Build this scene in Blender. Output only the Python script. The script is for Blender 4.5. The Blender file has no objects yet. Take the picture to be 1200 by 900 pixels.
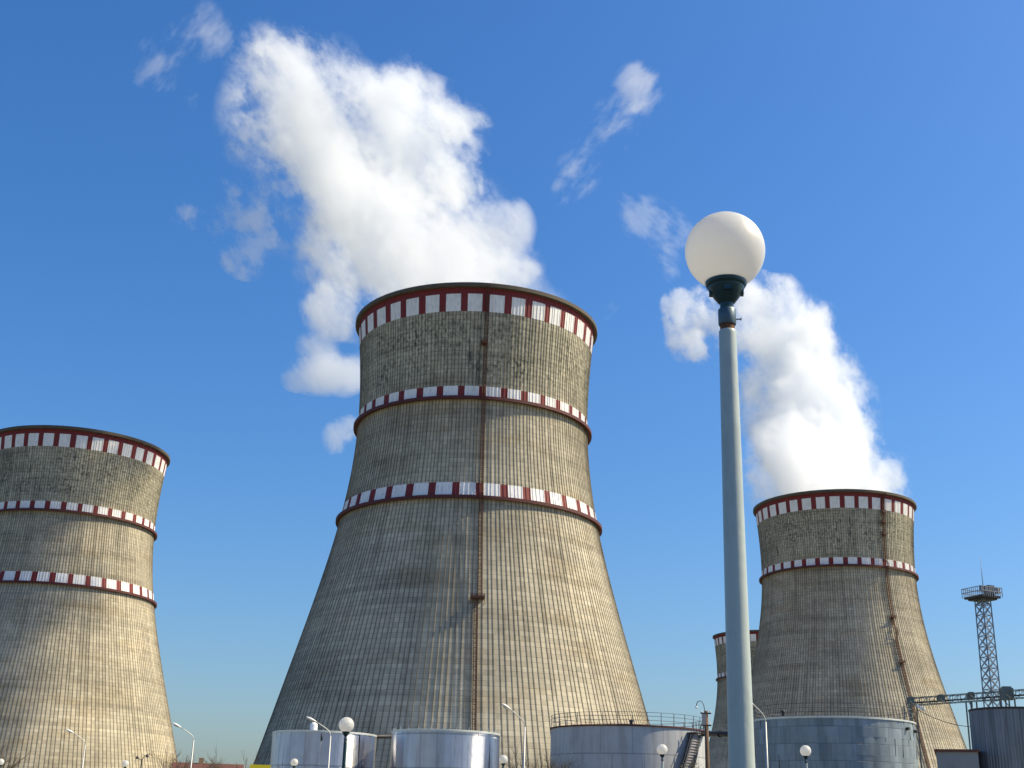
import bpy, bmesh, math, random
import numpy as np
from mathutils import Vector, Matrix, Euler
R = math.radians
random.seed(7)
rng = np.random.default_rng(11)
sc = bpy.context.scene
col = sc.collection

# ------------------------------------------------------------------ camera
FPX, PITCH, ROLL, EYE = 1469.0, R(19.29), R(1.585), 1.6
FW = Vector((0, math.cos(PITCH), math.sin(PITCH)))
RT0 = Vector((1, 0, 0)); UP0 = Vector((0, -math.sin(PITCH), math.cos(PITCH)))
RT = RT0 * math.cos(ROLL) + UP0 * math.sin(ROLL)
UP = UP0 * math.cos(ROLL) - RT0 * math.sin(ROLL)
cam_d = bpy.data.cameras.new('camera'); cam = bpy.data.objects.new('camera', cam_d); col.objects.link(cam)
cam_d.sensor_width = 36.0; cam_d.lens = 36.0 * FPX / 1200.0
cam_d.clip_start = 0.1; cam_d.clip_end = 12000
m = Matrix((RT, UP, -FW)).transposed().to_4x4(); m.translation = (0, 0, EYE)
cam.matrix_world = m
sc.camera = cam

def ray(px, py): return FW + RT * ((px - 600) / FPX) + UP * ((450 - py) / FPX)
def atd(px, py, D):                                     # survey point at horizontal distance D
    d = ray(px, py); return d * (D / math.hypot(d.x, d.y)) + Vector((0, 0, EYE))
def atz(px, py, z):                                     # survey point at height z
    d = ray(px, py); return d * ((z - EYE) / d.z) + Vector((0, 0, EYE))

# ------------------------------------------------------------------ mesh helper
class MB:
    def __init__(s): s.v = []; s.f = []; s.m = []; s.sm = []
    def add(s, vs, fs, mi=0, smooth=False):
        o = len(s.v); s.v += [tuple(v) for v in vs]
        s.f += [tuple(i + o for i in f) for f in fs]; s.m += [mi] * len(fs); s.sm += [smooth] * len(fs)
    def box(s, c, size, rz=0.0, mi=0, M=None):
        x, y, z = [q / 2 for q in size]
        vs = [Vector((a, b, d)) for d in (-z, z) for a, b in ((-x, -y), (x, -y), (x, y), (-x, y))]
        if M is None: M = Matrix.Rotation(rz, 3, 'Z')
        vs = [M @ v + Vector(c) for v in vs]
        s.add(vs, [(3, 2, 1, 0), (4, 5, 6, 7), (0, 1, 5, 4), (1, 2, 6, 5), (2, 3, 7, 6), (3, 0, 4, 7)], mi)
    def bar(s, a, b, w, t=None, mi=0):                   # square bar between two points
        a = Vector(a); b = Vector(b); d = (b - a); L = d.length
        q = d.to_track_quat('Z', 'Y').to_matrix()
        s.box((a + b) / 2, (w, t or w, L), M=q, mi=mi)
    def tube(s, pts, r, n=8, mi=0, cap=True):
        pts = [Vector(p) for p in pts]; rs = r if isinstance(r, (list, tuple)) else [r] * len(pts)
        vs = []; fs = []; ref = None
        for i, p in enumerate(pts):
            d = (pts[min(i + 1, len(pts) - 1)] - pts[max(i - 1, 0)]).normalized()
            if ref is None: ref = Vector((1, 0, 0)) if abs(d.x) < .9 else Vector((0, 1, 0))
            u = (ref - d * ref.dot(d)).normalized(); ref = u; w = d.cross(u)
            for k in range(n):
                a = 2 * math.pi * k / n; vs.append(p + (u * math.cos(a) + w * math.sin(a)) * rs[i])
        for i in range(len(pts) - 1):
            for k in range(n):
                fs.append((i * n + k, i * n + (k + 1) % n, (i + 1) * n + (k + 1) % n, (i + 1) * n + k))
        s.add(vs, fs, mi, True)
        if cap:
            o = len(s.v) - len(vs)
            s.f += [tuple(o + k for k in reversed(range(n))), tuple(o + (len(pts) - 1) * n + k for k in range(n))]; s.m += [mi] * 2; s.sm += [False] * 2
    def lathe(s, prof, n=48, c=(0, 0, 0), mi=0, smooth=True, a0=0, a1=2 * math.pi):
        full = abs(a1 - a0 - 2 * math.pi) < 1e-6; k = n if full else n + 1
        vs = [(c[0] + r * math.cos(a0 + (a1 - a0) * i / n), c[1] + r * math.sin(a0 + (a1 - a0) * i / n), c[2] + z) for r, z in prof for i in range(k)]
        fs = []
        for j in range(len(prof) - 1):
            for i in range(n):
                i2 = (i + 1) % k if full else i + 1
                fs.append((j * k + i, j * k + i2, (j + 1) * k + i2, (j + 1) * k + i))
        s.add(vs, fs, mi, smooth)
    def disc(s, r, z, n=48, mi=0, c=(0, 0), up=True):
        vs = [(c[0] + r * math.cos(2 * math.pi * i / n), c[1] + r * math.sin(2 * math.pi * i / n), z) for i in range(n)]
        s.add(vs, [tuple(range(n)) if up else tuple(reversed(range(n)))], mi)
    def build(s, name, mats, parent=None, auto=None):
        me = bpy.data.meshes.new(name); me.from_pydata(s.v, [], s.f)
        mats = mats if isinstance(mats, (list, tuple)) else [mats]
        for q in mats: me.materials.append(q)
        me.polygons.foreach_set('material_index', s.m); me.polygons.foreach_set('use_smooth', s.sm)
        me.update()
        if auto is not None: me.set_sharp_from_angle(angle=R(auto))
        o = bpy.data.objects.new(name, me); col.objects.link(o)
        if parent: o.parent = parent
        return o

def tag(o, label, cat, group=None, kind=None):
    if label: o['label'] = label
    if cat: o['category'] = cat
    if group: o['group'] = group
    if kind: o['kind'] = kind
    return o
def thing(name, label, cat, loc=(0, 0, 0), rz=0, group=None):
    o = bpy.data.objects.new(name, None); col.objects.link(o); o.empty_display_size = .5
    o.location = loc; o.rotation_euler = (0, 0, rz)
    return tag(o, label, cat, group)
def copy_tree(o, parent=None):
    c = o.copy(); col.objects.link(c); c.parent = parent
    for ch in [x for x in bpy.data.objects if x.parent == o]: copy_tree(ch, c)
    return c

# ------------------------------------------------------------------ node helper
class NT:
    def __init__(s, name):
        s.mat = bpy.data.materials.new(name); s.mat.use_nodes = True; s.t = s.mat.node_tree; s.t.nodes.clear()
        s.out = s.t.nodes.new('ShaderNodeOutputMaterial')
    def n(s, typ, **kw):
        nd = s.t.nodes.new('ShaderNode' + typ)
        for k, v in kw.items():
            if k == 'ins':
                for i, x in v.items(): s.put(nd.inputs[i], x)
            else: setattr(nd, k, v)
        return nd
    def put(s, sock, x):
        if isinstance(x, bpy.types.NodeSocket): s.t.links.new(x, sock)
        elif isinstance(x, bpy.types.Node): s.t.links.new(x.outputs[0], sock)
        else: sock.default_value = x
    def math(s, op, a, b=0.0, c=None, clamp=False):
        nd = s.n('Math', operation=op, use_clamp=clamp); s.put(nd.inputs[0], a); s.put(nd.inputs[1], b)
        if c is not None: s.put(nd.inputs[2], c)
        return nd.outputs[0]
    def noise(s, vec, scale, detail=3, rough=.55, dim='3D', lac=2.0, dist=0.0):
        nd = s.n('TexNoise', noise_dimensions=dim); s.put(nd.inputs['Vector'], vec)
        nd.inputs['Scale'].default_value = scale; nd.inputs['Detail'].default_value = detail
        nd.inputs['Roughness'].default_value = rough; nd.inputs['Lacunarity'].default_value = lac; nd.inputs['Distortion'].default_value = dist
        return nd.outputs[0]
    def rangemap(s, v, a, b, c=0.0, d=1.0, smooth=False):
        nd = s.n('MapRange', interpolation_type='SMOOTHSTEP' if smooth else 'LINEAR'); s.put(nd.inputs[0], v)
        for i, x in enumerate((a, b, c, d)): s.put(nd.inputs[i + 1], x)
        return nd.outputs[0]
    def mix(s, f, a, b, mode='MIX'):
        nd = s.n('Mix', data_type='RGBA', blend_type=mode); s.put(nd.inputs[0], f)
        s.put(nd.inputs[6], a); s.put(nd.inputs[7], b); return nd.outputs[2]
    def scaled(s, vec, k):
        nd = s.n('VectorMath', operation='MULTIPLY'); s.put(nd.inputs[0], vec); nd.inputs[1].default_value = k; return nd.outputs[0]
    def comb(s, x, y, z=0.0):
        nd = s.n('CombineXYZ'); s.put(nd.inputs[0], x); s.put(nd.inputs[1], y); s.put(nd.inputs[2], z); return nd.outputs[0]
    def bump(s, h, strength, dist):
        nd = s.n('Bump'); nd.inputs['Strength'].default_value = strength; nd.inputs['Distance'].default_value = dist
        s.put(nd.inputs['Height'], h); return nd.outputs[0]
    def finish(s, base, rough=.8, metal=0.0, normal=None, **kw):
        p = s.n('BsdfPrincipled'); s.put(p.inputs['Base Color'], base); s.put(p.inputs['Roughness'], rough); s.put(p.inputs['Metallic'], metal)
        if normal is not None: s.put(p.inputs['Normal'], normal)
        for k, v in kw.items(): s.put(p.inputs[k.replace('_', ' ')], v)
        s.t.links.new(p.outputs[0], s.out.inputs[0]); return s.mat

def rgb(*c): return (c[0], c[1], c[2], 1.0)

def paint(name, c, rough=.5, metal=0.0, var=.12, scale=3.0, dirt=None, dirt_amt=.0, bump=.0):
    t = NT(name); tc = t.n('TexCoord').outputs['Object']; oi = t.n('ObjectInfo').outputs['Random']
    v = t.n('VectorMath', operation='ADD'); t.put(v.inputs[0], tc); t.put(v.inputs[1], t.comb(t.math('MULTIPLY', oi, 37.0), 0.0, 0.0))
    n1 = t.noise(v.outputs[0], scale, 5, .6)
    k = t.rangemap(n1, .25, .75, 1 - var, 1 + var)
    base = t.mix(1.0, rgb(*c), t.comb(k, k, k), 'MULTIPLY')
    if dirt is not None:
        n2 = t.noise(t.scaled(v.outputs[0], (1, 1, .35)), scale * 2.2, 6, .65)
        base = t.mix(t.rangemap(n2, .5, .72, 0, dirt_amt), base, rgb(*dirt))
    nm = t.bump(n1, bump, .02) if bump else None
    return t.finish(base, t.rangemap(n1, .2, .8, max(.05, rough - .1), min(1, rough + .1)), metal, nm)

# ------------------------------------------------------------------ materials
def concrete_mat(name, mul=1.0):
    t = NT(name)
    tc = t.n('TexCoord').outputs['Object']; oi = t.n('ObjectInfo').outputs['Random']
    sx = t.n('SeparateXYZ'); t.put(sx.inputs[0], tc)
    ang = t.math('ARCTAN2', sx.outputs[1], sx.outputs[0]); z = sx.outputs[2]
    u = t.math('ADD', t.math('MULTIPLY', ang, 40.0), t.math('MULTIPLY', oi, 531.0))
    lift = t.math('FLOOR', t.math('DIVIDE', z, 1.35))
    pan = t.math('FLOOR', t.math('MULTIPLY', ang, 216 / (2 * math.pi)))
    wn = t.n('TexWhiteNoise', noise_dimensions='2D'); t.put(wn.inputs[0], t.comb(pan, lift, 0.0))
    wl = t.n('TexWhiteNoise', noise_dimensions='2D'); t.put(wl.inputs[0], t.comb(lift, t.math('MULTIPLY', oi, 91.0), 0.0))
    low = t.rangemap(z, 88, 70, .35, 1.0)
    k = t.math('ADD', 1.0, t.math('MULTIPLY', t.math('SUBTRACT', wn.outputs[0], .5), .24))
    k = t.math('ADD', k, t.math('MULTIPLY', t.math('SUBTRACT', wl.outputs[0], .5), t.math('MULTIPLY', low, .17)))
    uv = t.comb(u, z, t.math('MULTIPLY', oi, 77.0))
    big = t.noise(t.scaled(uv, (.035, .05, 1)), 1.0, 5, .6)
    k = t.math('MULTIPLY', k, t.rangemap(big, .32, .68, .76, 1.2))
    streak = t.noise(t.scaled(uv, (.55, .022, 1)), 1.0, 4, .6)
    k = t.math('MULTIPLY', k, t.rangemap(streak, .5, .74, 1.03, .66))
    hband = t.noise(t.scaled(uv, (.025, .32, 1)), 1.0, 5, .6)
    k = t.math('MULTIPLY', k, t.rangemap(hband, .5, .75, 1.0, t.rangemap(z, 70, 100, .74, .6)))
    # joints between lifts
    topm0 = t.rangemap(z, 116, 122, 0, 1)
    fr = t.math('FRACT', t.math('DIVIDE', z, 1.35))
    line = t.math('LESS_THAN', fr, .09)
    ln = t.noise(t.scaled(uv, (.3, .7, 1)), 1.0, 3)
    k = t.math('MULTIPLY', k, t.math('SUBTRACT', 1.0, t.math('MULTIPLY', line, t.math('MULTIPLY', t.rangemap(ln, .35, .65, .25, .62), t.math('ADD', .75, t.math('MULTIPLY', topm0, .4))))))
    # black weathering of the upper shell
    topm = t.math('MULTIPLY', t.rangemap(z, 118, 124, 0, 1), t.rangemap(z, 137, 143, 1, .35))
    cell = t.noise(t.scaled(uv, (.95, .62, 1)), 1.0, 4, .75)
    patch = t.noise(t.scaled(uv, (.09, .06, 1)), 1.0, 4, .6)
    sp = t.math('MULTIPLY', t.rangemap(cell, .47, .62, 0, 1), t.rangemap(patch, .36, .6, .22, 1))
    st2 = t.math('MULTIPLY', t.rangemap(t.noise(t.scaled(uv, (.28, .035, 3)), 1.0, 3, .6), .58, .7, 0, 1), t.rangemap(cell, .4, .55, .2, 1))
    spots = t.math('MULTIPLY', t.math('MAXIMUM', sp, st2), t.math('ADD', t.math('MULTIPLY', topm, .84), .15), clamp=True)
    base = t.mix(t.rangemap(t.noise(t.scaled(uv, (.05, .16, 1)), 1.0, 4), .5, .72), rgb(.455 * mul, .405 * mul, .305 * mul), rgb(.395 * mul, .33 * mul, .225 * mul))
    base = t.mix(t.math('MULTIPLY', topm, .55), base, rgb(.47 * mul, .445 * mul, .33 * mul))
    base = t.mix(1.0, base, t.comb(k, k, k), 'MULTIPLY')
    base = t.mix(spots, base, rgb(.075 * mul, .075 * mul, .06 * mul))
    h = t.math('ADD', t.math('MULTIPLY', line, -.6), t.math('ADD', cell, wn.outputs[0]))
    return t.finish(base, .92, 0.0, t.bump(h, .5, .05))

def band_mat(name, c, d):
    t = NT(name); tc = t.n('TexCoord').outputs['Object']
    n1 = t.noise(t.scaled(tc, (1, 1, .25)), 1.6, 5, .65); n2 = t.noise(tc, .3, 4, .6)
    b = t.mix(t.rangemap(n1, .48, .72, 0, .6), rgb(*c), rgb(*d))
    b = t.mix(t.rangemap(n2, .5, .75, 0, .3), b, rgb(*d))
    return t.finish(b, .7, 0, t.bump(n1, .3, .05))

M = {}
M['concrete'] = concrete_mat('weathered_concrete')
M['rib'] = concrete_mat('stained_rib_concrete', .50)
M['band_white'] = band_mat('band_white_paint', (.80, .79, .78), (.45, .43, .42))
M['band_red'] = band_mat('band_red_paint', (.19, .017, .018), (.085, .018, .018))
M['maroon'] = paint('maroon_steel', (.085, .016, .016), .75, 0, .25, .6, (.03, .015, .012), .7)
M['lip'] = paint('rim_lip_concrete', (.085, .07, .052), .85, 0, .25, .4, (.05, .05, .04), .7)
M['rust'] = paint('rusty_ladder_steel', (.105, .042, .027), .85, 0, .3, 1.2, (.05, .02, .014), .8)
M['globe_cup'] = paint('dark_teal_cast_metal', (.012, .05, .056), .36, .3, .25, 18, (.05, .06, .06), .5)
M['collar'] = paint('grey_blue_clamp_metal', (.085, .13, .15), .45, .5, .2, 22, (.1, .06, .04), .5)
M['rustring'] = paint('rusted_pipe', (.16, .065, .03), .85, .1, .3, 40, (.05, .025, .015), .8)
M['pole'] = paint('pale_grey_green_pole_paint', (.42, .47, .43), .34, 0, .05, 6, (.24, .27, .26), .35, .15)
M['lamp_pole'] = paint('galvanised_lamp_pole', (.52, .52, .50), .5, .2, .08, 2, (.3, .29, .27), .4)
M['lamp_head'] = paint('white_lamp_head', (.78, .78, .76), .4, 0, .05, 4)
M['dark_glass'] = paint('dull_lamp_glass', (.35, .33, .28), .25, 0, .05, 4)
M['white_vent'] = paint('white_vent_paint', (.75, .75, .77), .5, 0, .08, 2, (.4, .38, .4), .5)
M['dark_steel'] = paint('dark_steel', (.035, .035, .04), .6, .2, .2, 1.0, (.07, .035, .025), .6)
M['rail_steel'] = paint('grey_railing_steel', (.10, .105, .115), .6, .3, .2, 1.0, (.08, .045, .03), .5)
M['mast_steel'] = paint('blue_grey_mast_steel', (.20, .23, .28), .6, .2, .15, .5)
M['gantry_steel'] = paint('green_grey_gantry_steel', (.12, .15, .15), .6, .2, .25, .4, (.10, .045, .03), .6)
M['wood'] = paint('old_pole_wood', (.13, .075, .045), .9, 0, .3, 2.0, (.05, .03, .02), .6)
M['grey_box'] = paint('pinkish_grey_box', (.34, .32, .33), .6, 0, .1, 2.0)
M['brown_roof'] = paint('brown_red_roof', (.12, .045, .035), .85, 0, .25, .5, (.05, .03, .03), .6)
M['brick'] = paint('ochre_wall', (.34, .22, .12), .9, 0, .2, .6, (.15, .1, .06), .5)
M['block_wall'] = paint('blue_grey_render', (.22, .235, .26), .8, 0, .1, .6, (.12, .12, .13), .5)
M['yellow'] = paint('yellow_enamel', (.85, .66, .015), .45, 0, .06, 2.0)
M['bark'] = paint('bare_twig_bark', (.115, .085, .055), .95, 0, .3, 2.0)
M['olive'] = paint('olive_spring_leaves', (.16, .14, .02), .8, 0, .35, 1.0)
M['bright_edge'] = paint('pale_zinc_edge', (.62, .62, .58), .45, .5, .15, 1.0)

def opal():
    t = NT('opal_globe_glass'); tc = t.n('TexCoord').outputs['Object']
    n = t.noise(tc, 6.0, 4, .6); sx = t.n('SeparateXYZ'); t.put(sx.inputs[0], tc)
    dust = t.rangemap(n, .4, .75, 0, .22)
    c = t.mix(dust, rgb(.97, .95, .90), rgb(.80, .75, .66))
    d = t.n('BsdfDiffuse'); t.put(d.inputs[0], c)
    tr = t.n('BsdfTranslucent'); t.put(tr.inputs[0], c)
    mx = t.n('MixShader'); mx.inputs[0].default_value = .64; t.put(mx.inputs[1], d.outputs[0]); t.put(mx.inputs[2], tr.outputs[0])
    g = t.n('BsdfGlossy'); g.inputs['Roughness'].default_value = .42; g.inputs[0].default_value = (1, 1, 1, 1)
    fr = t.n('Fresnel'); fr.inputs[0].default_value = 1.42
    m2 = t.n('MixShader'); t.put(m2.inputs[0], t.math('MULTIPLY', fr.outputs[0], .7)); t.put(m2.inputs[1], mx.outputs[0]); t.put(m2.inputs[2], g.outputs[0])
    t.t.links.new(m2.outputs[0], t.out.inputs[0]); return t.mat
M['opal'] = opal()

def tank_mat(name, c, metal, rough, nseg, rowh, var, streak=.2, tint=None, tint_amt=0.0, R0=8.0, dent=.0, aniso=0.0):
    """Sheet-clad tank wall: per-sheet tone, seams, run-down stains."""
    t = NT(name); tc = t.n('TexCoord').outputs['Object']
    sx = t.n('SeparateXYZ'); t.put(sx.inputs[0], tc)
    ang = t.math('ARCTAN2', sx.outputs[1], sx.outputs[0]); z = sx.outputs[2]
    a = t.math('MULTIPLY', ang, nseg / (2 * math.pi)); row = t.math('FLOOR', t.math('DIVIDE', z, rowh))
    a = t.math('ADD', a, t.math('MULTIPLY', row, .37))
    wn = t.n('TexWhiteNoise', noise_dimensions='2D'); t.put(wn.inputs[0], t.comb(t.math('FLOOR', a), row, 0.0))
    uv = t.comb(t.math('MULTIPLY', ang, R0), z, 0.0)
    n1 = t.noise(t.scaled(uv, (1.2, .12, 1)), 1.0, 5, .62); n2 = t.noise(t.scaled(uv, (.35, .35, 1)), 1.0, 5, .6)
    k = t.math('ADD', 1.0, t.math('MULTIPLY', t.math('SUBTRACT', wn.outputs[0], .5), var * 2))
    k = t.math('MULTIPLY', k, t.rangemap(n1, .45, .75, 1.0, 1 - streak)); k = t.math('MULTIPLY', k, t.rangemap(n2, .3, .7, .86, 1.1))
    seam = t.math('MAXIMUM', t.math('LESS_THAN', t.math('FRACT', t.math('DIVIDE', z, rowh)), .045), t.math('LESS_THAN', t.math('FRACT', a), .025))
    k = t.math('MULTIPLY', k, t.math('SUBTRACT', 1.0, t.math('MULTIPLY', seam, .3)))
    b = t.mix(1.0, rgb(*c), t.comb(k, k, k), 'MULTIPLY')
    if tint: b = t.mix(t.rangemap(n1, .5, .75, 0, tint_amt), b, rgb(*tint))
    rr = t.math('ADD', rough, t.math('MULTIPLY', t.math('SUBTRACT', wn.outputs[0], .5), .16))
    h = t.math('ADD', t.math('MULTIPLY', seam, -.35), t.math('MULTIPLY', n2, dent))
    m_ = t.finish(b, rr, metal, t.bump(h, .6, .12))
    if aniso:                                              # horizontally ribbed sheet: reflections smear up and down
        p = [q for q in t.t.nodes if q.type == 'BSDF_PRINCIPLED'][0]; tg = t.n('Tangent', direction_type='RADIAL', axis='Z')
        p.inputs['Anisotropic'].default_value = aniso; p.inputs['Anisotropic Rotation'].default_value = .25; t.put(p.inputs['Tangent'], tg)
    return m_

# ------------------------------------------------------------------ world and sun
SUN_EL = R(45); SUN_DIR = Vector((.995 * math.cos(SUN_EL), .06 * math.cos(SUN_EL), math.sin(SUN_EL))).normalized()
w = bpy.data.worlds.new('World'); sc.world = w; w.use_nodes = True
wt = w.node_tree; wt.nodes.clear()
sky = wt.nodes.new('ShaderNodeTexSky'); sky.sky_type = 'NISHITA'; sky.sun_disc = False
sky.sun_elevation = math.asin(SUN_DIR.z); sky.sun_rotation = math.atan2(SUN_DIR.x, SUN_DIR.y)
sky.altitude = 200; sky.air_density = 1.35; sky.dust_density = 1.9; sky.ozone_density = 10.0
bg = wt.nodes.new('ShaderNodeBackground'); bg.inputs[1].default_value = .111
wo = wt.nodes.new('ShaderNodeOutputWorld')
hs = wt.nodes.new('ShaderNodeHueSaturation'); hs.inputs['Saturation'].default_value = 1.16; hs.inputs['Hue'].default_value = .504
wt.links.new(sky.outputs[0], hs.inputs['Color']); wt.links.new(hs.outputs[0], bg.inputs[0]); wt.links.new(bg.outputs[0], wo.inputs[0])
sd = bpy.data.lights.new('sun', 'SUN'); sd.energy = 5.0; sd.angle = R(.53); sd.color = (1.0, .86, .58)
so = bpy.data.objects.new('sun', sd); col.objects.link(so); so.rotation_euler = SUN_DIR.to_track_quat('Z', 'Y').to_euler()
so.location = (60, -40, 80)

# ------------------------------------------------------------------ ground
def ground():
    t = NT('grass_and_gravel'); tc = t.n('TexCoord').outputs['Object']
    n = t.noise(tc, .05, 6, .6); n2 = t.noise(tc, 1.2, 5, .7)
    b = t.mix(t.rangemap(n, .4, .6), rgb(.14, .15, .06), rgb(.34, .30, .22)); b = t.mix(t.rangemap(n2, .3, .7, 0, .5), b, rgb(.13, .11, .06))
    mt = t.finish(b, .95, 0, t.bump(n2, .5, .05))
    g = MB(); S = 6000; g.add([(-S, -S, 0), (S, -S, 0), (S, S, 0), (-S, S, 0)], [(0, 1, 2, 3)])
    tag(g.build('ground', mt), None, None, kind='structure')
    t = NT('paving_asphalt'); tc = t.n('TexCoord').outputs['Object']; n = t.noise(tc, 4.0, 6, .7)
    mt = t.finish(t.mix(n, rgb(.04, .04, .042), rgb(.075, .073, .07)), .9, 0, t.bump(n, .4, .01))
    g = MB(); g.box((0, 24, .05), (60, 84, .1)); tag(g.build('pavement', mt), None, None, kind='structure')
ground()

# ------------------------------------------------------------------ cooling towers
HT = 150.0
KZ = [0, 20, 45, 70, 85, 100, 115, 125, 138, 150]; KR = [62.5, 56.4, 49.2, 42.6, 38.95, 36.6, 35.6, 35.55, 36.3, 37.45]
_co = np.polyfit(KZ, KR, 5)
def wall_r(z): return float(np.polyval(_co, z))
NR = 216
def rib_ring(z, off=0.0, jit=None):
    r = wall_r(z); out = []
    for k in range(NR):
        a = 2 * math.pi * (k + jit[k]) / NR; hw = .115 / r
        for da, dr in ((-hw * 1.25, 0), (-hw, .115), (hw, .115), (hw * 1.25, 0)):
            out.append(((r + dr + off) * math.cos(a + da), (r + dr + off) * math.sin(a + da), z))
    return out
JIT = [random.uniform(-.16, .16) for _ in range(NR)]
for k in range(0, NR, 6): JIT[k] = 0.0
def rib_mesh(zs, off, mat_of):
    mb = MB(); n = NR * 4
    for z in zs: mb.v += rib_ring(z, off, JIT)
    for j in range(len(zs) - 1):
        for i in range(n):
            i2 = (i + 1) % n
            mb.f.append((j * n + i, j * n + i2, (j + 1) * n + i2, (j + 1) * n + i)); mb.m.append(mat_of(i, j)); mb.sm.append(False)
    return mb
def shell_mesh():
    zs = list(np.linspace(0, HT - .6, 76))
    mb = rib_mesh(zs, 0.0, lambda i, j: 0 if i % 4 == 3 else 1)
    n = NR * 4; top = len(zs) - 1
    # inner face and top of the wall
    k = len(mb.v); N = 144
    zz = list(np.linspace(HT - .6, 0, 40))
    mb.lathe([(wall_r(HT) - .02, HT - .6)] + [(wall_r(z) - .9, z) for z in zz], N, mi=0)
    return mb
def band_mesh(z0, z1, off=.03, zs=None):
    # paint period of ten degrees: six rib bays, two thirds white, one third red
    def mo(i, j):
        bay = (i // 4) + (1 if i % 4 == 3 else 0)
        q = (i // 4) % 6
        if i % 4 == 3: return 1 if q in (5, 0) else 0      # bays on either side of rib 0 are red
        return 1 if q == 0 or (q == 1 and i % 4 < 2) or (q == 5 and i % 4 == 2) else 0
    mb = rib_mesh([z0, z1], off, mo)
    n = NR * 4
    for j, flip in ((0, False), (1, True)):                 # close the top and the bottom onto the wall
        z = (z0, z1)[j]; ring = rib_ring(z, -.05, JIT); o = len(mb.v); mb.v += ring
        for i in range(n):
            i2 = (i + 1) % n; q = (o + i, o + i2, j * n + i2, j * n + i)
            mb.f.append(q if not flip else q[::-1]); mb.m.append(mo(i, 0)); mb.sm.append(False)
    return mb
def solid_band(z0, z1, off):
    mb = rib_mesh([z0, z1], off, lambda i, j: 0); return mb
def ring_mesh(z0, z1, r1, zref):
    r0 = wall_r(zref) - .1
    mb = MB(); mb.lathe([(r0, z0 + .25), (r1 - .1, z0), (r1, z0), (r1, z1), (r1 - .12, z1), (r0, z1)], 180, smooth=False); return mb
def ring_rail(z, r):
    mb = MB(); N = 120
    for h in (.55, 1.1): mb.lathe([(r - .03, z + h), (r + .03, z + h), (r + .03, z + h + .06), (r - .03, z + h + .06), (r - .03, z + h)], 120, smooth=False)
    for k in range(N):
        a = 2 * math.pi * k / N; mb.box((r * math.cos(a), r * math.sin(a), z + .55), (.06, .06, 1.1), a)
    return mb

PART = {}
def tower_parts():
    PART['shell'] = shell_mesh().build('shell', [M['concrete'], M['rib']])
    PART['band_top'] = band_mesh(141.6, 146.9).build('painted_band', [M['band_white'], M['band_red']])
    PART['fascia'] = solid_band(146.9, 148.7, .035).build('fascia', M['band_red'])
    PART['band_mid'] = band_mesh(115.75, 119.0).build('painted_band', [M['band_white'], M['band_red']])
    PART['band_low'] = band_mesh(86.0, 89.9).build('painted_band', [M['band_white'], M['band_red']])
    mb = MB(); r = 38.55; mb.lathe([(wall_r(149) - .6, 148.75), (r - .15, 148.7), (r, 148.8), (r, 149.9), (r - .15, 150), (wall_r(150) - 1.1, 150), (wall_r(150) - 1.1, 148.9)], 180, smooth=False)
    for k in range(36):
        if k % 3 == 0:
            a = 2 * math.pi * (k + .3) / 36; mb.box((r * .995 * math.cos(a), r * .995 * math.sin(a), 150.35), (.06, .06, .7))
    PART['rim'] = mb.build('rim', M['lip'])
    PART['ring_mid'] = ring_mesh(114.75, 115.65, 36.95, 115.2).build('stiffening_ring', M['maroon'])
    PART['ring_low'] = ring_mesh(85.0, 85.9, 40.25, 85.4).build('stiffening_ring', M['maroon'])
def use(part, parent, first=[set()]):
    o = PART[part]
    if part in first[0]: o = o.copy(); col.objects.link(o)
    first[0].add(part); o.parent = parent; return o

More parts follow.
